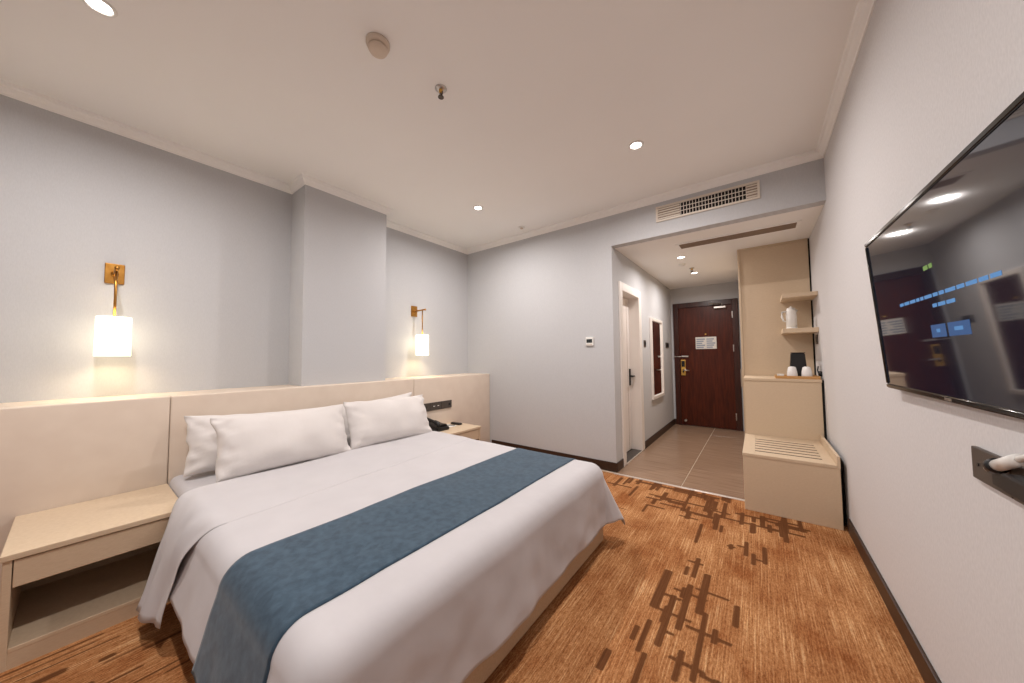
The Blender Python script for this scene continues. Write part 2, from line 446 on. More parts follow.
lock = obj('lock_plate', B(-1.072, -1.000, yd-.022, yd, .85, 1.12, .008), 'gold', d1)
obj('reader', B(-1.062, -1.010, yd-.026, yd-.021, 1.0, 1.10, .004), 'black', lock)
obj('slot', B(-1.05, -1.022, yd-.025, yd-.021, .90, .93, .002), 'black', lock)
bm = bmesh.new(); tube(bm, [(-1.03, yd-.02, .945), (-1.03, yd-.06, .945), (-1.015, yd-.065, .943), (-.935, yd-.062, .938)], .010, 8)
obj('lever', bm, 'steel', lock, True)
bm = bmesh.new()
tube(bm, [(-1.18, yd-.025, 1.177), (-1.11, yd-.03, 1.173)], .007, 6); tube(bm, [(-1.11, yd-.03, 1.173), (-.965, yd-.012, 1.176)], .006, 6)
box(bm, -1.06, -.955, yd-.012, yd, 1.165, 1.19, .003)
obj('chain_guard', bm, 'steel', d1)
cl = obj('door_closer', B(-.555, -.385, yd-.05, yd, 1.958, 1.994, .006), 'steel', d1)
bm = bmesh.new(); tube(bm, [(-.44, yd-.04, 2.005), (-.44, yd-.04, 2.03), (-.60, yd-.13, 2.032), (-.53, yd-.02, 2.045)], .009, 6)
obj('arm', bm, 'steel', cl)
for z in (1.79, 1.25, .16):
    obj('hinge', B(-.313, -.298, yd-.022, yd+.005, z, z+.11, .003), 'steel', d1)
bm = bmesh.new(); lathe(bm, [(.016, 0), (.016, -.05), (.02, -.052), (.02, -.075), (.012, -.08)], -1.02, yd, .09, 14, 'y')
obj('door_stop', bm, 'steel', d1, True)

# bathroom door
d2 = thing('door_2', (XK-.1, 4.0, 0), 'white bathroom door set deep in an ivory frame', kind=S)
fw = .075
obj('frame', B(XK-.18, XK+.016, BY0-fw, BY0+.015, 0, BZ+.065, .004), 'bathframe', d2)
obj('frame', B(XK-.18, XK+.016, BY1-.03, BY1+fw, 0, BZ+.065, .004), 'bathframe', d2)
obj('frame', B(XK-.18, XK+.016, BY0+.015, BY1-.03, BZ-.03, BZ+.065, .004), 'bathframe', d2)
sl = obj('slab', B(XK-.155, XK-.115, BY0+.018, BY1-.033, .02, BZ-.034, .002), 'bathdoor', d2)
obj('groove', B(XK-.116, XK-.1135, BY1-.135, BY1-.130, .03, BZ-.06), 'taupe', sl)
pl = obj('handle_plate', B(XK-.115, XK-.103, BY1-.085, BY1-.045, .82, 1.03, .003), 'blackm', sl)
bm = bmesh.new(); tube(bm, [(XK-.104, BY1-.065, .94), (XK-.055, BY1-.065, .94), (XK-.050, BY1-.075, .94), (XK-.050, BY1-.185, .938)], .009, 8)
obj('lever', bm, 'blackm', d2, True)
obj('threshold', B(XK-.18, XK+.004, BY0, BY1, -.004, .012, .003), 'stone', d2)
obj('threshold_edge', B(XK+.004, XK+.016, BY0-.05, BY1+.07, -.004, .012, .002), 'strip', d2)

# ------------------------------------------------------------------ hall mirror, switches
mr = thing('wall_mirror', (XK, 5.19, .58), 'tall narrow mirror in a beige frame on the hall wall', 'mirror')
y0, y1, z0, z1, f = 4.85, 5.53, .58, 1.74, .045
obj('frame_rail', B(XK, XK+.03, y0, y0+f, z0, z1, .004), 'bathframe', mr)
obj('frame_rail', B(XK, XK+.03, y1-f, y1, z0, z1, .004), 'bathframe', mr)
obj('frame_rail', B(XK, XK+.03, y0+f, y1-f, z0, z0+f, .004), 'bathframe', mr)
obj('frame_rail', B(XK, XK+.03, y0+f, y1-f, z1-f, z1, .004), 'bathframe', mr)
obj('glass', B(XK+.004, XK+.012, y0+f-.002, y1-f+.002, z0+f-.002, z1-f+.002), 'mirror', mr)
def switch(y0, y1, z0, z1, label, name='light_switch'):
    s = thing(name, (XK, (y0+y1)/2, z0), label, 'switch')
    obj('plate', B(XK, XK+.009, y0, y1, z0, z1, .003), 'socket', s)
    obj('rocker', B(XK+.009, XK+.013, y0+.02, y1-.02, z0+.02, z1-.02, .002), 'black', s)
switch(4.53, 4.625, 1.317, 1.403, 'dark switch between bathroom door and hall mirror')
switch(5.82, 6.03, 1.325, 1.41, 'dark card switch between hall mirror and entrance door')

# thermostat
th = thing('thermostat', (-1.475, YF, 1.31), 'white square thermostat with small display on far wall', 'thermostat')
obj('housing', B(-1.52, -1.43, YF-.016, YF, 1.312, 1.408, .005), 'white', th)
obj('display', B(-1.508, -1.442, YF-.0175, YF-.015, 1.345, 1.385), 'lcd', th)
for i in range(4):
    obj('button', B(-1.506+.017*i, -1.495+.017*i, YF-.018, YF-.015, 1.322, 1.332, .001), 'cream', th)
for i, (a, b_) in enumerate(((-1.501, -1.484), (-1.479, -1.462), (-1.458, -1.449))):
    obj('digit', B(a, b_, YF-.0185, YF-.0174, 1.352, 1.379), 'black', th)

# ------------------------------------------------------------------ air grille on the bulkhead
ag = thing('air_grille', (-.345, YF, 2.505), 'long white supply air grille with dark openings on bulkhead', 'air vent')
x0, x1, z0, z1 = -.755, .063, 2.505, 2.658
f = .018
obj('frame_bar', B(x0, x1, YF-.014, YF, z0, z0+f, .003), 'grille', ag)
obj('frame_bar', B(x0, x1, YF-.014, YF, z1-f, z1, .003), 'grille', ag)
obj('frame_bar', B(x0, x0+f, YF-.014, YF, z0+f, z1-f, .003), 'grille', ag)
obj('frame_bar', B(x1-f, x1, YF-.014, YF, z0+f, z1-f, .003), 'grille', ag)
obj('backing', B(x0+f, x1-f, YF-.0015, YF, z0+f, z1-f), 'dark', ag)
for a, b_ in ((x0+f, x0+f+.195), (x1-f-.075, x1-f)):
    for q in range(5):
        zq = z0+f+(z1-z0-2*f)*(q+.5)/5
        obj('side_louvre', B(a, b_, YF-.008, YF-.003, zq-.006, zq+.006, .001, 1), 'grille', ag)
    obj('blank_panel', B(a, b_, YF-.003, YF-.0015, z0+f, z1-f), 'taupe', ag)
for k in range(2):
    z = z0+f + (z1-z0-2*f)*(k+1)/3
    obj('louvre', B(x0+f, x1-f, YF-.012, YF-.008, z-.0035, z+.0035, .001, 1), 'grille', ag)
n = 31; p0 = None
for k in range(1, n):
    x = x0+f + (x1-x0-2*f)*k/n
    if x < x0+f+.19 or x > x1-f-.07: continue
    if p0 is None:
        p0 = obj('fin', B(x-.0024, x+.0024, YF-.008, YF-.003, z0+f, z1-f), 'grille', ag); px = x
    else: copy_part(p0, ag, (x-px, 0, 0))

# return slot in the hall ceiling
rg = thing('return_grille', (-.13, 3.86, ZS), 'long narrow return air slot in the hall ceiling', 'air vent')
x0, x1, y0, y1 = -.66, .35, 3.77, 3.98
zf = ZS-.008
for bx in ((x0, x1, y0, y0+.025), (x0, x1, y1-.025, y1), (x0, x0+.03, y0+.025, y1-.025), (x1-.03, x1, y0+.025, y1-.025)):
    obj('frame_bar', B(*bx, zf, ZS, .002), 'crown', rg)
obj('backing', B(x0+.03, x1-.03, y0+.025, y1-.025, ZS-.0015, ZS), 'taupe', rg)
for k in range(6):
    y = y0+.04+.028*k
    obj('louvre', B(x0+.03, x1-.03, y, y+.016, ZS-.007, ZS-.002, .001, 1), 'taupe', rg)

# ------------------------------------------------------------------ ceiling fixtures
def downlight(x, y, z, r, label, power, group):
    t = thing('downlight', (x, y, z), label, 'ceiling light', group)
    bm = bmesh.new()
    lathe(bm, [(r*.72, 0), (r*.72, -.004), (r*.80, -.008), (r*.95, -.008), (r, -.003), (r, 0)], x, y, z, 28, cap=False)
    obj('trim_ring', bm, 'white', t, True)
    bm = bmesh.new(); lathe(bm, [(r*.71, -.001), (r*.71, -.0035), (r*.5, -.005)], x, y, z, 24)
    obj('lens', bm, 'lens', t)
    if power:
        add_light('downlight_lamp', 'AREA', (x, y, z-.012), power, COL_DOWN, t, size=r*.9, spread=168)
g1 = 'recessed downlights of the bedroom ceiling'
downlight(-2.264, .015, ZC, .052, 'round downlight nearest the top left corner, over the near nightstand', LAMP_ROOM, g1)
downlight(-2.29, 2.485, ZC, .052, 'round downlight near the far corner, over the telephone side', LAMP_ROOM, g1)
downlight(-.67, 2.455, ZC, .052, 'round downlight over the carpet beyond the bed foot', LAMP_ROOM, g1)
downlight(-.67, .015, ZC, .052, 'round downlight over the carpet between bed foot and television', LAMP_ROOM, g1)
g2 = 'downlights of the hall ceiling'
downlight(-.693, 4.307, ZS, .05, 'hall downlight just behind the return air slot', LAMP_HALL, g2)
downlight(-.68, 5.25, ZS, .05, 'hall downlight nearer the entrance door', LAMP_HALL, g2)

sd = thing('smoke_detector', (-1.456, .855, ZC), 'round cream smoke detector on the bedroom ceiling', 'smoke detector')
bm = bmesh.new(); lathe(bm, [(.056, 0), (.056, -.012), (.052, -.022), (.046, -.026)], -1.456, .855, ZC, 32)
obj('base', bm, 'cream', sd, True)
bm = bmesh.new(); lathe(bm, [(.04, -.026), (.04, -.031)], -1.456, .855, ZC, 32)
obj('sensor_slot', bm, 'dark', sd)
bm = bmesh.new(); lathe(bm, [(.046, -.031), (.046, -.036), (.04, -.046), (.02, -.049)], -1.456, .855, ZC, 32)
obj('cap', bm, 'cream', sd, True)
def sprinkler(x, y, z, label, s=1.0):
    t = thing('fire_sprinkler', (x, y, z), label, 'sprinkler', 'pendent fire sprinklers')
    bm = bmesh.new(); lathe(bm, [(.034*s, 0), (.034*s, -.003), (.02*s, -.009), (.012*s, -.01)], x, y, z, 22)
    obj('escutcheon', bm, 'steel', t, True)
    bm = bmesh.new(); lathe(bm, [(.012*s, -.009), (.012*s, -.022), (.008*s, -.026)], x, y, z, 12)
    obj('body', bm, 'gold', t)
    bm = bmesh.new()
    for sg in (-1, 1): tube(bm, [(x+sg*.010*s, y, z-.022), (x+sg*.014*s, y, z-.034), (x+sg*.004*s, y, z-.052)], .0035*s, 6)
    lathe(bm, [(.004*s, -.024), (.004*s, -.05)], x, y, z, 8)
    obj('yoke', bm, 'socket', t)
    bm = bmesh.new(); lathe(bm, [(.017*s, -.051), (.017*s, -.054)], x, y, z, 14)
    obj('deflector', bm, 'socket', t)
sprinkler(-1.422, 1.23, ZC, 'metal fire sprinkler beside the smoke detector')
sprinkler(-.672, 4.95, ZS, 'metal fire sprinkler between the hall downlights')
td = thing('ceiling_sensor', (-2.23, 3.19, ZC), 'small white round sensor on ceiling near the far wall', 'sensor')
bm = bmesh.new(); lathe(bm, [(.04, 0), (.04, -.008), (.03, -.012)], -2.23, 3.19, ZC, 24); obj('base', bm, 'white', td, True)
bm = bmesh.new(); lathe(bm, [(.018, -.012), (.016, -.022), (.006, -.026)], -2.23, 3.19, ZC, 16); obj('dome', bm, 'cream', td, True)
hs = thing('ceiling_detector', (-.74, 4.66, ZS), 'small pale detector on hall ceiling between slot and sprinkler', 'sensor')
bm = bmesh.new(); lathe(bm, [(.04, 0), (.04, -.008), (.03, -.02), (.012, -.024)], -.74, 4.66, ZS, 20); obj('base', bm, 'white', hs, True)

# ------------------------------------------------------------------ headboard
hb = thing('headboard', (HX, 1.26, 0), 'wide cream upholstered headboard of three panels below the wall lamps', 'headboard')
obj('backing', B(-3.066, HX-.0605, HY0, YF-.002, .0, HZ-.004), 'leather', hb)
obj('trim_9', B(XL, -3.067, HY0, 1.142, .90, HZ-.003), 'leather', kind=S, label='cream ledge between headboard and wall under the near lamp')
obj('trim_10', B(XL, -3.067, 1.916, YF, .90, HZ-.003), 'leather', kind=S, label='cream ledge between headboard and wall under the far lamp')
for a, b_ in ((HY0, .3638), (.3662, 2.1638), (2.1662, YF-.004)):
    p = obj('panel', B(HX-.06, HX, a, b_, .02, HZ, .009, 3), 'leather', hb); smooth_angle(p)

# socket strip on the headboard
st = thing('socket_strip', (HX, 2.47, .61), 'row of dark bronze sockets on headboard above the telephone', 'socket')
for i in range(3):
    a = 2.215+.16*i
    p = obj('plate', B(HX, HX+.010, a, a+.157, .61, .698, .003), 'socket', st)
    if i == 1:
        for q in (.05, .11): obj('rocker', B(HX+.010, HX+.013, a+q-.022, a+q+.022, .632, .676, .002), 'socket', p)
        for q in (.05, .11): obj('mark', B(HX+.013, HX+.0138, a+q-.012, a+q+.012, .652, .660), 'white', p)
    elif i == 2:
        bm = bmesh.new(); lathe(bm, [(.014, 0), (.014, .004), (.011, .005)], HX+.010, a+.12, .655, 14, 'x'); obj('jack', bm, 'black', p)
    else:
        for q in (.04, .075, .11): obj('pin_hole', B(HX+.009, HX+.0105, a+q-.004, a+q+.004, .645, .665), 'black', p)

# ------------------------------------------------------------------ nightstands
def nightstand(y0, y1, label, fx=-2.372, hz=.445):
    t = thing('nightstand', (-2.67, (y0+y1)/2, 0), label, 'nightstand', 'pair of beige nightstands')
    bx = HX+.002
    obj('top', B(bx, fx+.008, y0-.006, y1+.002, hz-.024, hz, .003), 'laminate', t)
    obj('side', B(bx, fx-.004, y0, y0+.022, 0, hz-.024, .002), 'laminate', t)
    obj('side', B(bx, fx-.004, y1-.022, y1, 0, hz-.024, .002), 'laminate', t)
    obj('back', B(bx, bx+.012, y0+.022, y1-.022, .02, hz-.024), 'laminate_in', t)
    obj('shelf', B(bx+.012, fx-.006, y0+.022, y1-.022, .062, .080, .002), 'laminate', t)
    obj('plinth', B(fx-.028, fx-.008, y0+.022, y1-.022, 0, .062), 'laminate', t)
    d = obj('drawer', B(fx-.022, fx-.004, y0+.025, y1-.025, hz-.135, hz-.030, .002), 'laminate', t)
    obj('drawer_box', B(bx+.03, fx-.023, y0+.04, y1-.04, hz-.125, hz-.05), 'laminate_in', t)
nightstand(-.145, .362, 'beige open nightstand with one drawer at the left, beside hanging bedding')
nightstand(2.185, 2.715, 'beige nightstand carrying the black telephone', -2.48, .4395)

# ------------------------------------------------------------------ bed
bb = thing('bed', (-1.87, 1.25, 0), 'wide bed on a beige upholstered base under the white bedding', 'bed')
obj('base', B(HX+.004, -.842, .40, 2.10, .004, .235, .012), 'bedbase', bb)
mt_ = obj('mattress', B(HX+.004, -.86, .368, 2.11, .237, .488, .04, 4), 'linen', label='white sheeted mattress seen beside the pillows', cat='mattress')
smooth_angle(mt_, 60)

ZT = .502
def drape_point(a, b, off=0.0, amp=1.0, near_flare=.27):
    """flat cloth coordinate (a along the bed, b across) -> point of the cloth lying on the bed and hanging over its edges"""
    ix1, iy0, iy1 = -.90, .405, 2.03
    r = .085
    da = max(0.0, a-ix1); db = (b-iy1) if b > iy1 else (b-iy0 if b < iy0 else 0.0)
    qa, qb = min(a, ix1), min(max(b, iy0), iy1)
    s = (da**4 + abs(db)**4)**.25
    base = Vector((qa, qb, 0))
    puff = .006*noise.noise(Vector((a*2.2, b*2.2, .3))) + .003*noise.noise(Vector((a*6, b*6, 1.3)))
    if s < 1e-9:
        return base + Vector((0, 0, ZT+off+puff))
    n = Vector((da, db, 0)); n.normalize()
    corner = (2*abs(n.x*n.y))**1.5
    fl = near_flare*(1 if db < 0 else .25)*abs(n.y) + .07*n.x*n.x + .36*corner
    fl = min(fl, .5)
    q = r*PI/2
    if s < q:
        out = r*math.sin(s/r); drop = r*(1-math.cos(s/r))
    else:
        out = r + fl*(s-q); drop = r + (s-q)*math.sqrt(1-fl*fl)
    t = min(1.0, max(0.0, (drop-.02)/.33))
    along = base + n*.35
    w_ = noise.noise(Vector((along.x*4.0, along.y*4.0, drop*1.2))) + .22*noise.noise(Vector((along.x*12, along.y*12, drop*2.5+4)))
    out += amp*t*(.024 if db >= 0 else .014)*w_ + amp*.008*t*noise.noise(Vector((along.x*9, along.y*9, drop*9)))
    p = base + n*(out+off*min(1, s/q)) + Vector((0, 0, ZT + off*(1-min(1, s/q)) + puff*(1-min(1, s/q)) - drop))
    return p
def frange(a, b, n): return [a+(b-a)*i/(n-1) for i in range(n)]
def cloth(name, a0, a1, na, b0, b1, nb, off, material, parent=None, amp=1.0, hemf=None, **kw):
    bm = bmesh.new(); rows = []
    for a in frange(a0, a1, na):
        row = []
        for b in frange(b0, b1, nb):
            aa, b2 = (hemf(a, b) if hemf else (a, b))
            p = drape_point(aa, b2, off, amp)
            p.z = max(p.z, .012)
            row.append(p)
        rows.append(row)
    grid(bm, rows)
    bmesh.ops.recalc_face_normals(bm, faces=bm.faces)
    up = sum(f_.normal.z for f_ in bm.faces)
    if up < 0: bmesh.ops.reverse_faces(bm, faces=bm.faces)
    o = obj(name, bm, material, parent, True, **kw)
    so = o.modifiers.new('thickness', 'SOLIDIFY'); so.thickness = .009; so.offset = -1
    return o
NEAR = .405-.345
FAR = 2.03+.42
FOOT = -.90+.405
def hem(a, b):
    k = max(0, (a+.90)/.405)
    return (a + .012*k*noise.noise(Vector((b*4, 2, 7))), b)
cloth('duvet', -2.355, FOOT, 150, NEAR, FAR, 170, 0.0, 'linen', hemf=hem, label='white duvet draped over the bed and its foot', cat='duvet')
cloth('bed_runner', -1.485, -1.015, 40, NEAR-.012, FAR-.01, 170, .006, 'runner', amp=1.0, label='blue velvet bed runner laid across the duvet', cat='bed runner')

# turned down top layer with its free corner hanging by the nightstand
def bez(p0, p1, p2, p3, t):
    u = 1-t
    return p0*u**3 + p1*3*u*u*t + p2*3*u*t*t + p3*t**3
bm = bmesh.new(); rows = []
nu = 44
for i in range(nu):
    u = i/(nu-1)
    row = []
    xn, xf = -2.445+.605*u, -2.47+.47*u
    T0 = Vector((xn, .405, ZT+.0105*math.sqrt(max(0, 1-u**2.5))-.0006*u))
    Bt = Vector((-2.265+.285*u, .185+.055*u, .085+.025*u))
    Cc = T0 + Vector((.05*(1-u), -.12, 0)); C2 = T0*.35 + Bt*.65 + Vector((.0, .0, .07))
    C2.x = T0.x*.08+Bt.x*.92; C2.y = .275
    for j in range(26):
        t = 1-j/25
        p = bez(T0, Cc, C2, Bt, t)
        p += Vector((0, 1, 0))*(.014*math.sin(u*7+1.2)*t*t*(1-u**3) + .012*noise.noise(Vector((u*5, t*3, 2))))
        row.append(p)
    for b in frange(.42, 2.27, 60):
        k = (b-.42)/1.85
        x = xn + (xf-xn)*k
        p = drape_point(x, b, .0105*math.sqrt(max(0, 1-u**2.5))-.0006*u, .3)
        row.append(p)
    rows.append(row)
grid(bm, rows); bmesh.ops.recalc_face_normals(bm, faces=bm.faces)
if sum(f_.normal.z for f_ in bm.faces) < 0: bmesh.ops.reverse_faces(bm, faces=bm.faces)
o = obj('turned_down_sheet', bm, 'linen', None, True, label='white top sheet folded back below the pillows, its corner hanging beside the nightstand', cat='sheet')
so = o.modifiers.new('thickness', 'SOLIDIFY'); so.thickness = .0015; so.offset = -1

# pillows
def pillow(yc, xb, xt, zb, W, Hh, Tk, label, seed, roll=0.0, yaw=0.0):
    """lower edge at x = xb, upper edge leaning back to x = xt"""
    bm = bmesh.new(); nu_, nv_ = 44, 30
    lean = math.asin(max(-1, min(1, (xb-xt)/Hh)))
    up = Vector((-math.sin(lean), 0, math.cos(lean))); fr = Vector((math.cos(lean), 0, math.sin(lean))); sd_ = Vector((0, 1, 0))
    rot = Matrix.Rotation(yaw, 3, 'Z')
    cen = Vector(((xb+xt)/2, yc, zb+Hh*math.cos(lean)/2))
    def P(u, v, side):
        edge0 = abs(u)**3
        px = W/2*u*(1-.05*(1-v*v)+.035*edge0*noise.noise(Vector((v*3.5, seed, u)))); py = Hh/2*v*(1-.09*(1-u*u))
        e = max(0.0, (1-u*u))*max(0.0, (1-v*v))
        th = Tk/2*(e**.42)
        flat = 1-min(1, e*6)
        edge_ = max(0.0, abs(u)-.62)/.38
        wr = noise.noise(Vector((px*7+seed, py*7, seed*2.1)))*.016 + noise.noise(Vector((px*15+seed, py*24, seed)))*.040*edge_ + noise.noise(Vector((px*26, py*12+seed, seed)))*.008*flat
        th += wr*(e**.3)*(1 if side > 0 else .4)
        # gathered, wavy seam
        wav = .022*flat*noise.noise(Vector((u*5+seed, v*5, 9)))
        # weight settles downwards
        th *= 1.0-.16*v
        q = sd_*px + up*py + fr*(side*th + wav)
        q = Matrix.Rotation(roll, 3, fr) @ q
        return cen + rot @ q
    us = [math.sin(x*PI/2) for x in frange(-1, 1, nu_)]; vs_ = [math.sin(x*PI/2) for x in frange(-1, 1, nv_)]
    for side in (1, -1): grid(bm, [[P(u, v, side) for v in vs_] for u in us])
    bmesh.ops.remove_doubles(bm, verts=bm.verts, dist=.0006)
    bmesh.ops.recalc_face_normals(bm, faces=bm.faces)
    return obj('pillow', bm, 'pillowcase', None, True, label=label, cat='pillow', group='white bed pillows')
pillow(.82, -2.715, -2.83, .490, .83, .362, .17, 'white pillow at the back on the lamp side near the nightstand', 1.3, -.055)
pillow(1.67, -2.715, -2.83, .488, .80, .362, .17, 'white pillow at the back nearest the telephone', 4.1, .05)
pillow(.885, -2.475, -2.63, .484, .775, .395, .20, 'white front pillow on the left half of the bed', 7.7, -.01)
pillow(1.655, -2.475, -2.625, .484, .765, .395, .20, 'white front pillow on the right half of the bed', 2.9, -.02)

# ------------------------------------------------------------------ bedside wall lamps
def sconce(y, label):
    t = thing('wall_lamp', (XL, y, 1.70), label, 'wall lamp', 'pair of brass bedside wall lamps')
    obj('wall_plate', B(XL, XL+.014, y-.042, y+.042, 1.70, 1.83, .003), 'brass', t)
    xr = XL+.165
    bm = bmesh.new(); tube(bm, [(XL+.014, y, 1.765), (xr+.05, y, 1.768)], .009, 10); lathe(bm, [(.018, .013), (.018, .022), (.011, .028)], XL, y, 1.765, 14, 'x')
    lathe(bm, [(.012, 0), (.012, .012)], xr+.045, y, 1.768, 12, 'x')
    obj('arm', bm, 'brass', t, True)
    bm = bmesh.new(); tube(bm, [(xr, y, 1.765), (xr, y, 1.462)], .0065, 8); obj('rod', bm, 'brass', t, True)
    bm = bmesh.new(); R0, R1 = .0725, .074
    n = 36; za, zb = 1.468, 1.228
    lathe(bm, [(R1, zb), (R0, za), (R0-.003, za), (R1-.003, zb), (R1, zb)], xr, y, 0, n, cap=False)
    bmesh.ops.remove_doubles(bm, verts=bm.verts, dist=1e-5)
    sh = obj('shade', bm, 'shade', t, True)
    bm = bmesh.new()
    for k in range(3):
        a = 2*PI*k/3
        tube(bm, [(xr, y, za-.006), (xr+(R0-.002)*math.cos(a), y+(R0-.002)*math.sin(a), za-.006)], .0025, 6)
    lathe(bm, [(.014, za-.012), (.014, za-.05)], xr, y, 0, 12)
    obj('spider', bm, 'brass', sh)
    bm = bmesh.new(); lathe(bm, [(.012, za-.05), (.026, za-.075), (.028, za-.10), (.018, za-.122), (.004, za-.13)], xr, y, 0, 16)
    obj('bulb', bm, 'lens', sh, True)
    add_light('wall_lamp_light', 'POINT', (xr, y, za-.17), SCONCE_W, COL_SCONCE, t, size=.03)
SCONCE_W = 1.7
sconce(.138, 'lit brass wall lamp with white shade above the near nightstand')
sconce(2.47, 'lit brass wall lamp with white shade beside the column, above the telephone')

# ------------------------------------------------------------------ telephone, remote, notepad
ph = thing('telephone', (-2.755, 2.315, .440), 'black desk telephone on the far nightstand', 'telephone')
z = .440
bm = bmesh.new(); prism(bm, [(-2.865, z), (-2.635, z), (-2.635, z+.03), (-2.855, z+.075), (-2.865, z+.07)], 'y', 2.235, 2.40)
bmesh.ops.bevel(bm, geom=list(bm.edges), offset=.006, segments=2, affect='EDGES')
obj('body', bm, 'black', ph)
bm = bmesh.new(); tube(bm, [(-2.850, 2.265, z+.085), (-2.835, 2.265, z+.102), (-2.735, 2.265, z+.092), (-2.660, 2.265, z+.072), (-2.650, 2.265, z+.052)], [.024, .022, .016, .022, .025], 10)
obj('handset', bm, 'black', ph, True)
kp = obj('keypad', B(-2.755, -2.665, 2.31, 2.39, z+.040, z+.056, .002), 'blackm', ph)
for i in range(4):
    for j in range(3):
        obj('key', B(-2.750+.021*i, -2.735+.021*i, 2.317+.024*j, 2.333+.024*j, z+.054, z+.0585, .001, 1), 'socket', kp)
bm = bmesh.new()
tube(bm, [(-2.855+.01*math.cos(k*1.1), 2.235-.004*k*.6, z+.03+.012*math.sin(k*1.1)) for k in range(14)], .003, 5)
obj('coiled_cord', bm, 'black', ph)
obj('notepad', B(-2.835, -2.695, 2.455, 2.56, .4405, .4455, .001, 1), 'paper', label='small white notepad between telephone and remote control', cat='notepad')
rc = thing('remote_control', (-2.765, 2.615, .4405), 'black remote control lying on the far nightstand', 'remote control')
obj('body', B(-2.835, -2.695, 2.595, 2.645, .441, .460, .005), 'black', rc)
for i in range(4):
    obj('button', B(-2.820+.03*i, -2.805+.03*i, 2.610, 2.630, .460, .462, .001, 1), 'socket', rc)
bm = bmesh.new(); tube(bm, [(-2.825, 2.47, .4495), (-2.715, 2.55, .4495)], .004, 8)
obj('pen', bm, 'black', label='dark pen lying across the notepad', cat='pen')

# ------------------------------------------------------------------ hall furniture
GX = .443
wr = thing('wardrobe', (.157, 5.2, 0), 'tall beige wardrobe reaching the hall ceiling', 'wardrobe')
obj('end_panel', B(-.1245, GX, 4.41, 4.43, .0, ZS-.022, .002), 'laminate', wr)
obj('cornice', B(-.145, GX, 4.404, 6.0, ZS-.02, ZS-.001, .002), 'laminate', wr)
obj('edge_stile', B(-.145, -.125, 4.404, 4.43, 0, ZS-.021, .002), 'laminate', wr)
obj('carcass', B(-.122, GX, 4.431, 6.0, .0, ZS-.022), 'laminate_in', wr)
for k in range(3):
    d = obj('door', B(-.142, -.1225, 4.44+.52*k, 4.955+.52*k, .06, ZS-.03, .002), 'laminate', wr)
    bm = bmesh.new(); yy = 4.90+.52*k if k != 1 else 4.50+.52*k
    tube(bm, [(-.142, yy, .80), (-.172, yy, .80), (-.172, yy, 1.02), (-.142, yy, 1.02)], .006, 8); obj('handle', bm, 'steel', d)
obj('gap_shade_strip', B(GX, XR-.001, 4.42, 4.44, .97, ZS-.002), 'darkgap', wr)  # black strip paints the dark of the open gap beside the wardrobe

cb = thing('minibar_cabinet', (.157, 4.18, 0), 'beige counter cabinet in front of the wardrobe carrying the cup tray', 'cabinet')
obj('front_panel', B(-.118, GX-.004, 3.947, 3.967, 0, .946, .002), 'laminate', cb)
obj('top', B(-.122, GX, 3.940, 4.402, .946, .972, .003), 'laminate', cb)
obj('carcass', B(-.116, GX-.006, 3.968, 4.402, 0, .945), 'laminate_in', cb)
obj('gap_shade_strip', B(GX-.003, XR-.001, 3.96, 4.40, .0, .965), 'darkgap', cb)  # cabinet gap to the wall, its shade put in as a black strip

bn = thing('luggage_bench', (.15, 3.55, 0), 'beige luggage bench with slotted top beside the hall tiles', 'bench')
bx0, bx1, by0, by1, bz = -.122, .424, 3.164, 3.944, .433
obj('front_panel', B(bx0, bx1, by0, by0+.02, 0, bz-.022, .002), 'laminate', bn)
obj('side_panel', B(bx0, bx0+.02, by0+.021, by1, 0, bz-.022), 'laminate', bn)
obj('side_panel', B(bx1-.02, bx1, by0+.021, by1, 0, bz-.022), 'laminate', bn)
# top: rails left and right, boards between the slots
obj('top_rail', B(bx0-.003, -.045, by0-.003, by1, bz-.022, bz, .0015), 'laminate', bn)
obj('top_rail', B(.348, bx1-.016, by0-.003, by1, bz-.022, bz, .0015), 'laminate', bn)
slots = [3.285+.0905*k for k in range(6)]
edges = [by0-.003] + [q for s_ in slots for q in (s_-.013, s_+.013)] + [by1]
for a, b_ in zip(edges[::2], edges[1::2]):
    obj('slat', B(-.0445, .3475, a, b_, bz-.022, bz, .0015), 'laminate', bn)
for s_ in slots:
    obj('slot_strip', B(-.0445, .3475, s_-.0128, s_+.0128, bz-.02, bz-.0012), 'slot', bn)  # dark strip filling each slot just below the top surface
bm = bmesh.new(); prism(bm, [(by0-.003, 0.0+bz-.022), (by1, bz-.022), (by1, bz+.06), (by0-.003, bz+.06)], 'x', bx1-.015, bx1+.001)
obj('wall_upstand', bm, 'laminate', bn)
obj('gap_shade_strip', B(bx1+.001, XR-T-.0005, by0+.09, by1, 0.0, bz+.03), 'darkgap', bn)  # black strip in place of the shaded gap behind the bench upstand

# wall shelves
for z0, z1, yf, xl_, lb in ((1.735, 1.772, 4.03, .205, 'upper beige wall shelf above the kettle, empty'), (1.402, 1.445, 4.09, .20, 'lower beige wall shelf carrying the white kettle')):
    s_ = thing('wall_shelf', ((xl_+XR)/2, 4.22, z0), lb, 'shelf', 'beige shelves beside the wardrobe')
    obj('board', B(xl_, XR-.001, yf+.012, 4.408, z0, z1, .002), 'laminate', s_)
    obj('front_edge', B(xl_, XR-.001, yf, yf+.0115, z0, z1, .002), 'laminate', s_)

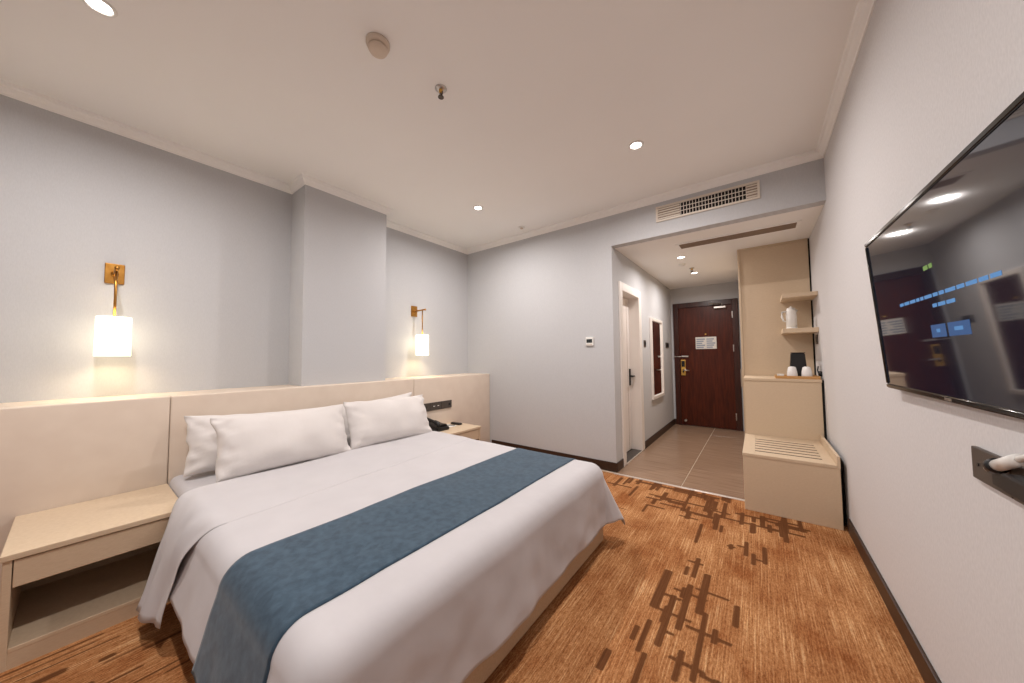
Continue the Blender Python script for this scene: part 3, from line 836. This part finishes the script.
# kettle on the lower shelf
kx, ky, kz = .278, 4.24, 1.4455
kt = thing('kettle', (kx, ky, kz), 'white electric kettle on the lower wall shelf', 'kettle')
bm = bmesh.new(); lathe(bm, [(.042, 0), (.044, .004), (.044, .018), (.040, .02)], kx, ky, kz, 28); obj('power_base', bm, 'white', kt, True)
bm = bmesh.new(); lathe(bm, [(.038, .021), (.042, .026), (.042, .12), (.039, .17), (.036, .195), (.034, .198)], kx, ky, kz, 28); obj('body', bm, 'white', kt, True)
bm = bmesh.new(); lathe(bm, [(.034, .198), (.032, .208), (.012, .214), (.010, .220), (.006, .226)], kx, ky, kz, 24); obj('lid', bm, 'white', kt, True)
bm = bmesh.new(); tube(bm, [(kx-.036, ky-.01, kz+.178), (kx-.070, ky-.018, kz+.172), (kx-.074, ky-.019, kz+.13), (kx-.062, ky-.016, kz+.085), (kx-.046, ky-.01, kz+.075)], [.008, .009, .009, .008, .007], 8); obj('handle', bm, 'white', kt, True)
bm = bmesh.new(); tube(bm, [(kx+.025, ky+.01, kz+.16), (kx+.048, ky+.02, kz+.19)], [.014, .008], 8); obj('spout', bm, 'white', kt, True)

# tray with cups, box, sachets
tz = .9725
tr = thing('serving_tray', (.28, 4.06, tz), 'bamboo serving tray on the counter cabinet', 'tray')
obj('base', B(.125, GX-.006, 3.955, 4.19, tz, tz+.010, .002), 'bamboo', tr)
for q in ((.125, GX-.006, 3.955, 3.965), (.125, GX-.006, 4.18, 4.19), (.125, .135, 3.9655, 4.1795), (GX-.016, GX-.006, 3.9655, 4.1795)):
    obj('rim', B(*q, tz+.0102, tz+.026, .002), 'bamboo', tr)
def cup(x, y, label):
    t = thing('cup', (x, y, tz+.0105), label, 'cup', 'white cups upside down on the tray')
    bm = bmesh.new(); lathe(bm, [(.039, 0), (.040, .003), (.037, .05), (.029, .092), (.025, .097), (.018, .097), (.018, .101), (.014, .1015)], x, y, tz+.0105, 28)
    obj('bowl', bm, 'ceramic', t, True)
    bm = bmesh.new(); tube(bm, [(x+.004, y+.034, tz+.08), (x+.008, y+.052, tz+.076), (x+.008, y+.054, tz+.05), (x+.005, y+.038, tz+.04)], .005, 8); obj('handle', bm, 'ceramic', t, True)
cup(.250, 4.02, 'white upturned cup beside the sachets on the tray')
cup(.352, 4.02, 'white upturned cup nearest the wall on the tray')
ib = thing('ice_bucket', (.300, 4.125, tz+.0105), 'black tapered box standing behind the two white cups', 'box')
bm = bmesh.new()
za, zb = tz+.0105, 1.207
lo = [(.236, 4.082), (.366, 4.082), (.366, 4.175), (.236, 4.175)]; hi = [(.252, 4.085), (.352, 4.085), (.352, 4.165), (.252, 4.165)]
v0 = [bm.verts.new((*p, za)) for p in lo]; v1 = [bm.verts.new((*p, zb)) for p in hi]
for i in range(4): bm.faces.new((v0[i], v0[(i+1) % 4], v1[(i+1) % 4], v1[i]))
bm.faces.new(v0[::-1]); bm.faces.new(v1); bmesh.ops.bevel(bm, geom=list(bm.edges), offset=.005, segments=2, affect='EDGES'); bmesh.ops.recalc_face_normals(bm, faces=bm.faces)
obj('body', bm, 'black', ib)
obj('lid', B(.250, .354, 4.083, 4.167, zb, zb+.008, .003), 'black', ib)
obj('sachet_box', B(.140, .190, 3.985, 4.05, tz+.0105, tz+.040, .003), 'paper', label='small pale sachet holder at the left end of the tray', cat='sachets')
ws = thing('wall_socket', (XR, 4.215, 1.29), 'grey socket plate on wall just below the lower shelf', 'socket')
obj('plate', B(XR-.010, XR, 4.17, 4.26, 1.292, 1.380, .003), 'socket', ws)
obj('insert', B(XR-.013, XR-.010, 4.19, 4.24, 1.312, 1.360, .002), 'black', ws)
kp_ = thing('plug', (XR, 4.06, .985), 'small black plug against the wall at the tray end', 'plug')
bm = bmesh.new(); lathe(bm, [(.024, 0), (.024, -.02), (.016, -.024)], XR, 4.05, 1.02, 14, 'x'); obj('body', bm, 'black', kp_, True)
bm = bmesh.new(); tube(bm, [(XR-.02, 4.05, 1.02), (XR-.028, 4.055, 1.05), (XR-.018, 4.09, 1.085)], .005, 6); obj('cable', bm, 'black', kp_, True)

# ------------------------------------------------------------------ television
tv = thing('television', (.41, 1.45, 1.05), 'flat black television tilted on the right wall showing blurred blue text', 'television')
TY0, TY1, TZ0, TZ1 = .91, 2.012, 1.060, 1.666
xb_, xt_ = .436, .396
slope = (xb_-xt_)/(TZ1-TZ0)
nrm = Vector((-1, -.014, -slope)).normalized()
YAW = .014
def tvp(y, z, d=0.0):
    return Vector((xb_ - slope*(z-TZ0) - YAW*(y-1.45), y, z)) + nrm*d
def tvbox(bm, y0, y1, z0, z1, d0, d1, bev=0):
    lo = [tvp(y0, z0, d0), tvp(y1, z0, d0), tvp(y1, z1, d0), tvp(y0, z1, d0)]; hi = [tvp(y0, z0, d1), tvp(y1, z0, d1), tvp(y1, z1, d1), tvp(y0, z1, d1)]
    a = [bm.verts.new(p) for p in lo]; c = [bm.verts.new(p) for p in hi]
    fs = [bm.faces.new((a[i], a[(i+1) % 4], c[(i+1) % 4], c[i])) for i in range(4)] + [bm.faces.new(a[::-1]), bm.faces.new(c)]
    bmesh.ops.recalc_face_normals(bm, faces=bm.faces)
    if bev: bmesh.ops.bevel(bm, geom=list({e for f_ in fs for e in f_.edges}), offset=bev, segments=3, affect='EDGES')
bm = bmesh.new(); tvbox(bm, TY0, TY1, TZ0, TZ1, -.009, -.001, .003); obj('back_shell', bm, 'black', tv)
for q in ((TY0, TY1, TZ0, TZ0+.016), (TY0, TY1, TZ1-.016, TZ1), (TY0, TY0+.012, TZ0+.016, TZ1-.016), (TY1-.012, TY1, TZ0+.016, TZ1-.016)):
    bm = bmesh.new(); tvbox(bm, *q, 0, .008, .003); o = obj('bezel', bm, 'bezel', tv); smooth_angle(o, 50)
bm = bmesh.new(); tvbox(bm, TY0+.012, TY1-.012, TZ0+.016, TZ1-.016, 0, .003); scr = obj('screen', bm, 'screen', tv)
rr = random.Random(3)
def words(y, ye, z, h, material, nm):
    while y > ye:
        wd = rr.uniform(.022, .055)
        bm = bmesh.new(); tvbox(bm, max(ye, y-wd), y, z, z+h, .003, .0034); obj(nm, bm, material, scr)
        y -= wd+.007
words(1.52, 1.462, 1.445, .013, 'txt_green', 'screen_text')
words(1.745, 1.165, 1.362, .0105, 'txt_blue', 'screen_text')
words(1.50, 1.37, 1.332, .0105, 'txt_blue', 'screen_text')
for a, b_ in ((1.535, 1.445), (1.432, 1.320)):
    bm = bmesh.new(); tvbox(bm, b_, a, 1.245, 1.282, .003, .0034); bt = obj('screen_button', bm, 'txt_btn', scr)
    bm = bmesh.new(); tvbox(bm, b_+.034, a-.034, 1.259, 1.269, .0034, .0038); obj('screen_text', bm, 'txt_blue', scr)
bm = bmesh.new(); tvbox(bm, 1.47, 1.51, TZ0+.004, TZ0+.011, .008, .0085); obj('maker_badge', bm, 'steel', tv)
bm = bmesh.new(); box(bm, XR-.007, XR-.001, 1.25, 1.65, 1.22, 1.50, .002)
obj('wall_bracket', bm, 'blackm', tv)

# socket strip below the television
sp = thing('socket_strip', (XR, 1.30, .862), 'grey bronze socket strip on the right wall under television', 'socket')
for i in range(2):
    a = 1.447-.172*(i+1)
    p = obj('plate', B(XR-.011, XR, a, a+.170, .869, .952, .003), 'socket', sp)
    if i == 0:
        bm = bmesh.new(); lathe(bm, [(.004, 0), (.004, -.002)], XR-.011, a+.135, .91, 10, 'x'); obj('indicator', bm, 'black', p)
        obj('insert', B(XR-.013, XR-.011, a+.02, a+.07, .88, .93, .002), 'black', p)
pg = thing('power_plug', (XR-.02, 1.37, .89), 'white and black power plugs pushed into the socket strip', 'plug')
def seg(name, p, q, r, material):
    bm = bmesh.new(); tube(bm, [p, q], r, 14); return obj(name, bm, material, pg, True)
A = Vector((.428, 1.306, .926)); D = Vector((.428, 1.215, .964)); D = (D-A)
seg('white_tip', A, A+D*.28, [.009, .010], 'white')
seg('black_collar', A+D*.22, A+D*.42, [.0165, .017], 'black')
seg('white_body', A+D*.42, A+D*1.3, [.0125, .0125], 'white')
bm = bmesh.new(); box(bm, .415, XR-.0112, 1.10, 1.225, .895, .937, .005); obj('adapter', bm, 'black', pg)
bm = bmesh.new(); tube(bm, [A+D*1.3, A+D*1.7, (.43, 1.08, .98), (.435, 1.05, 1.05)], .007, 8); obj('cable', bm, 'white', pg, True)
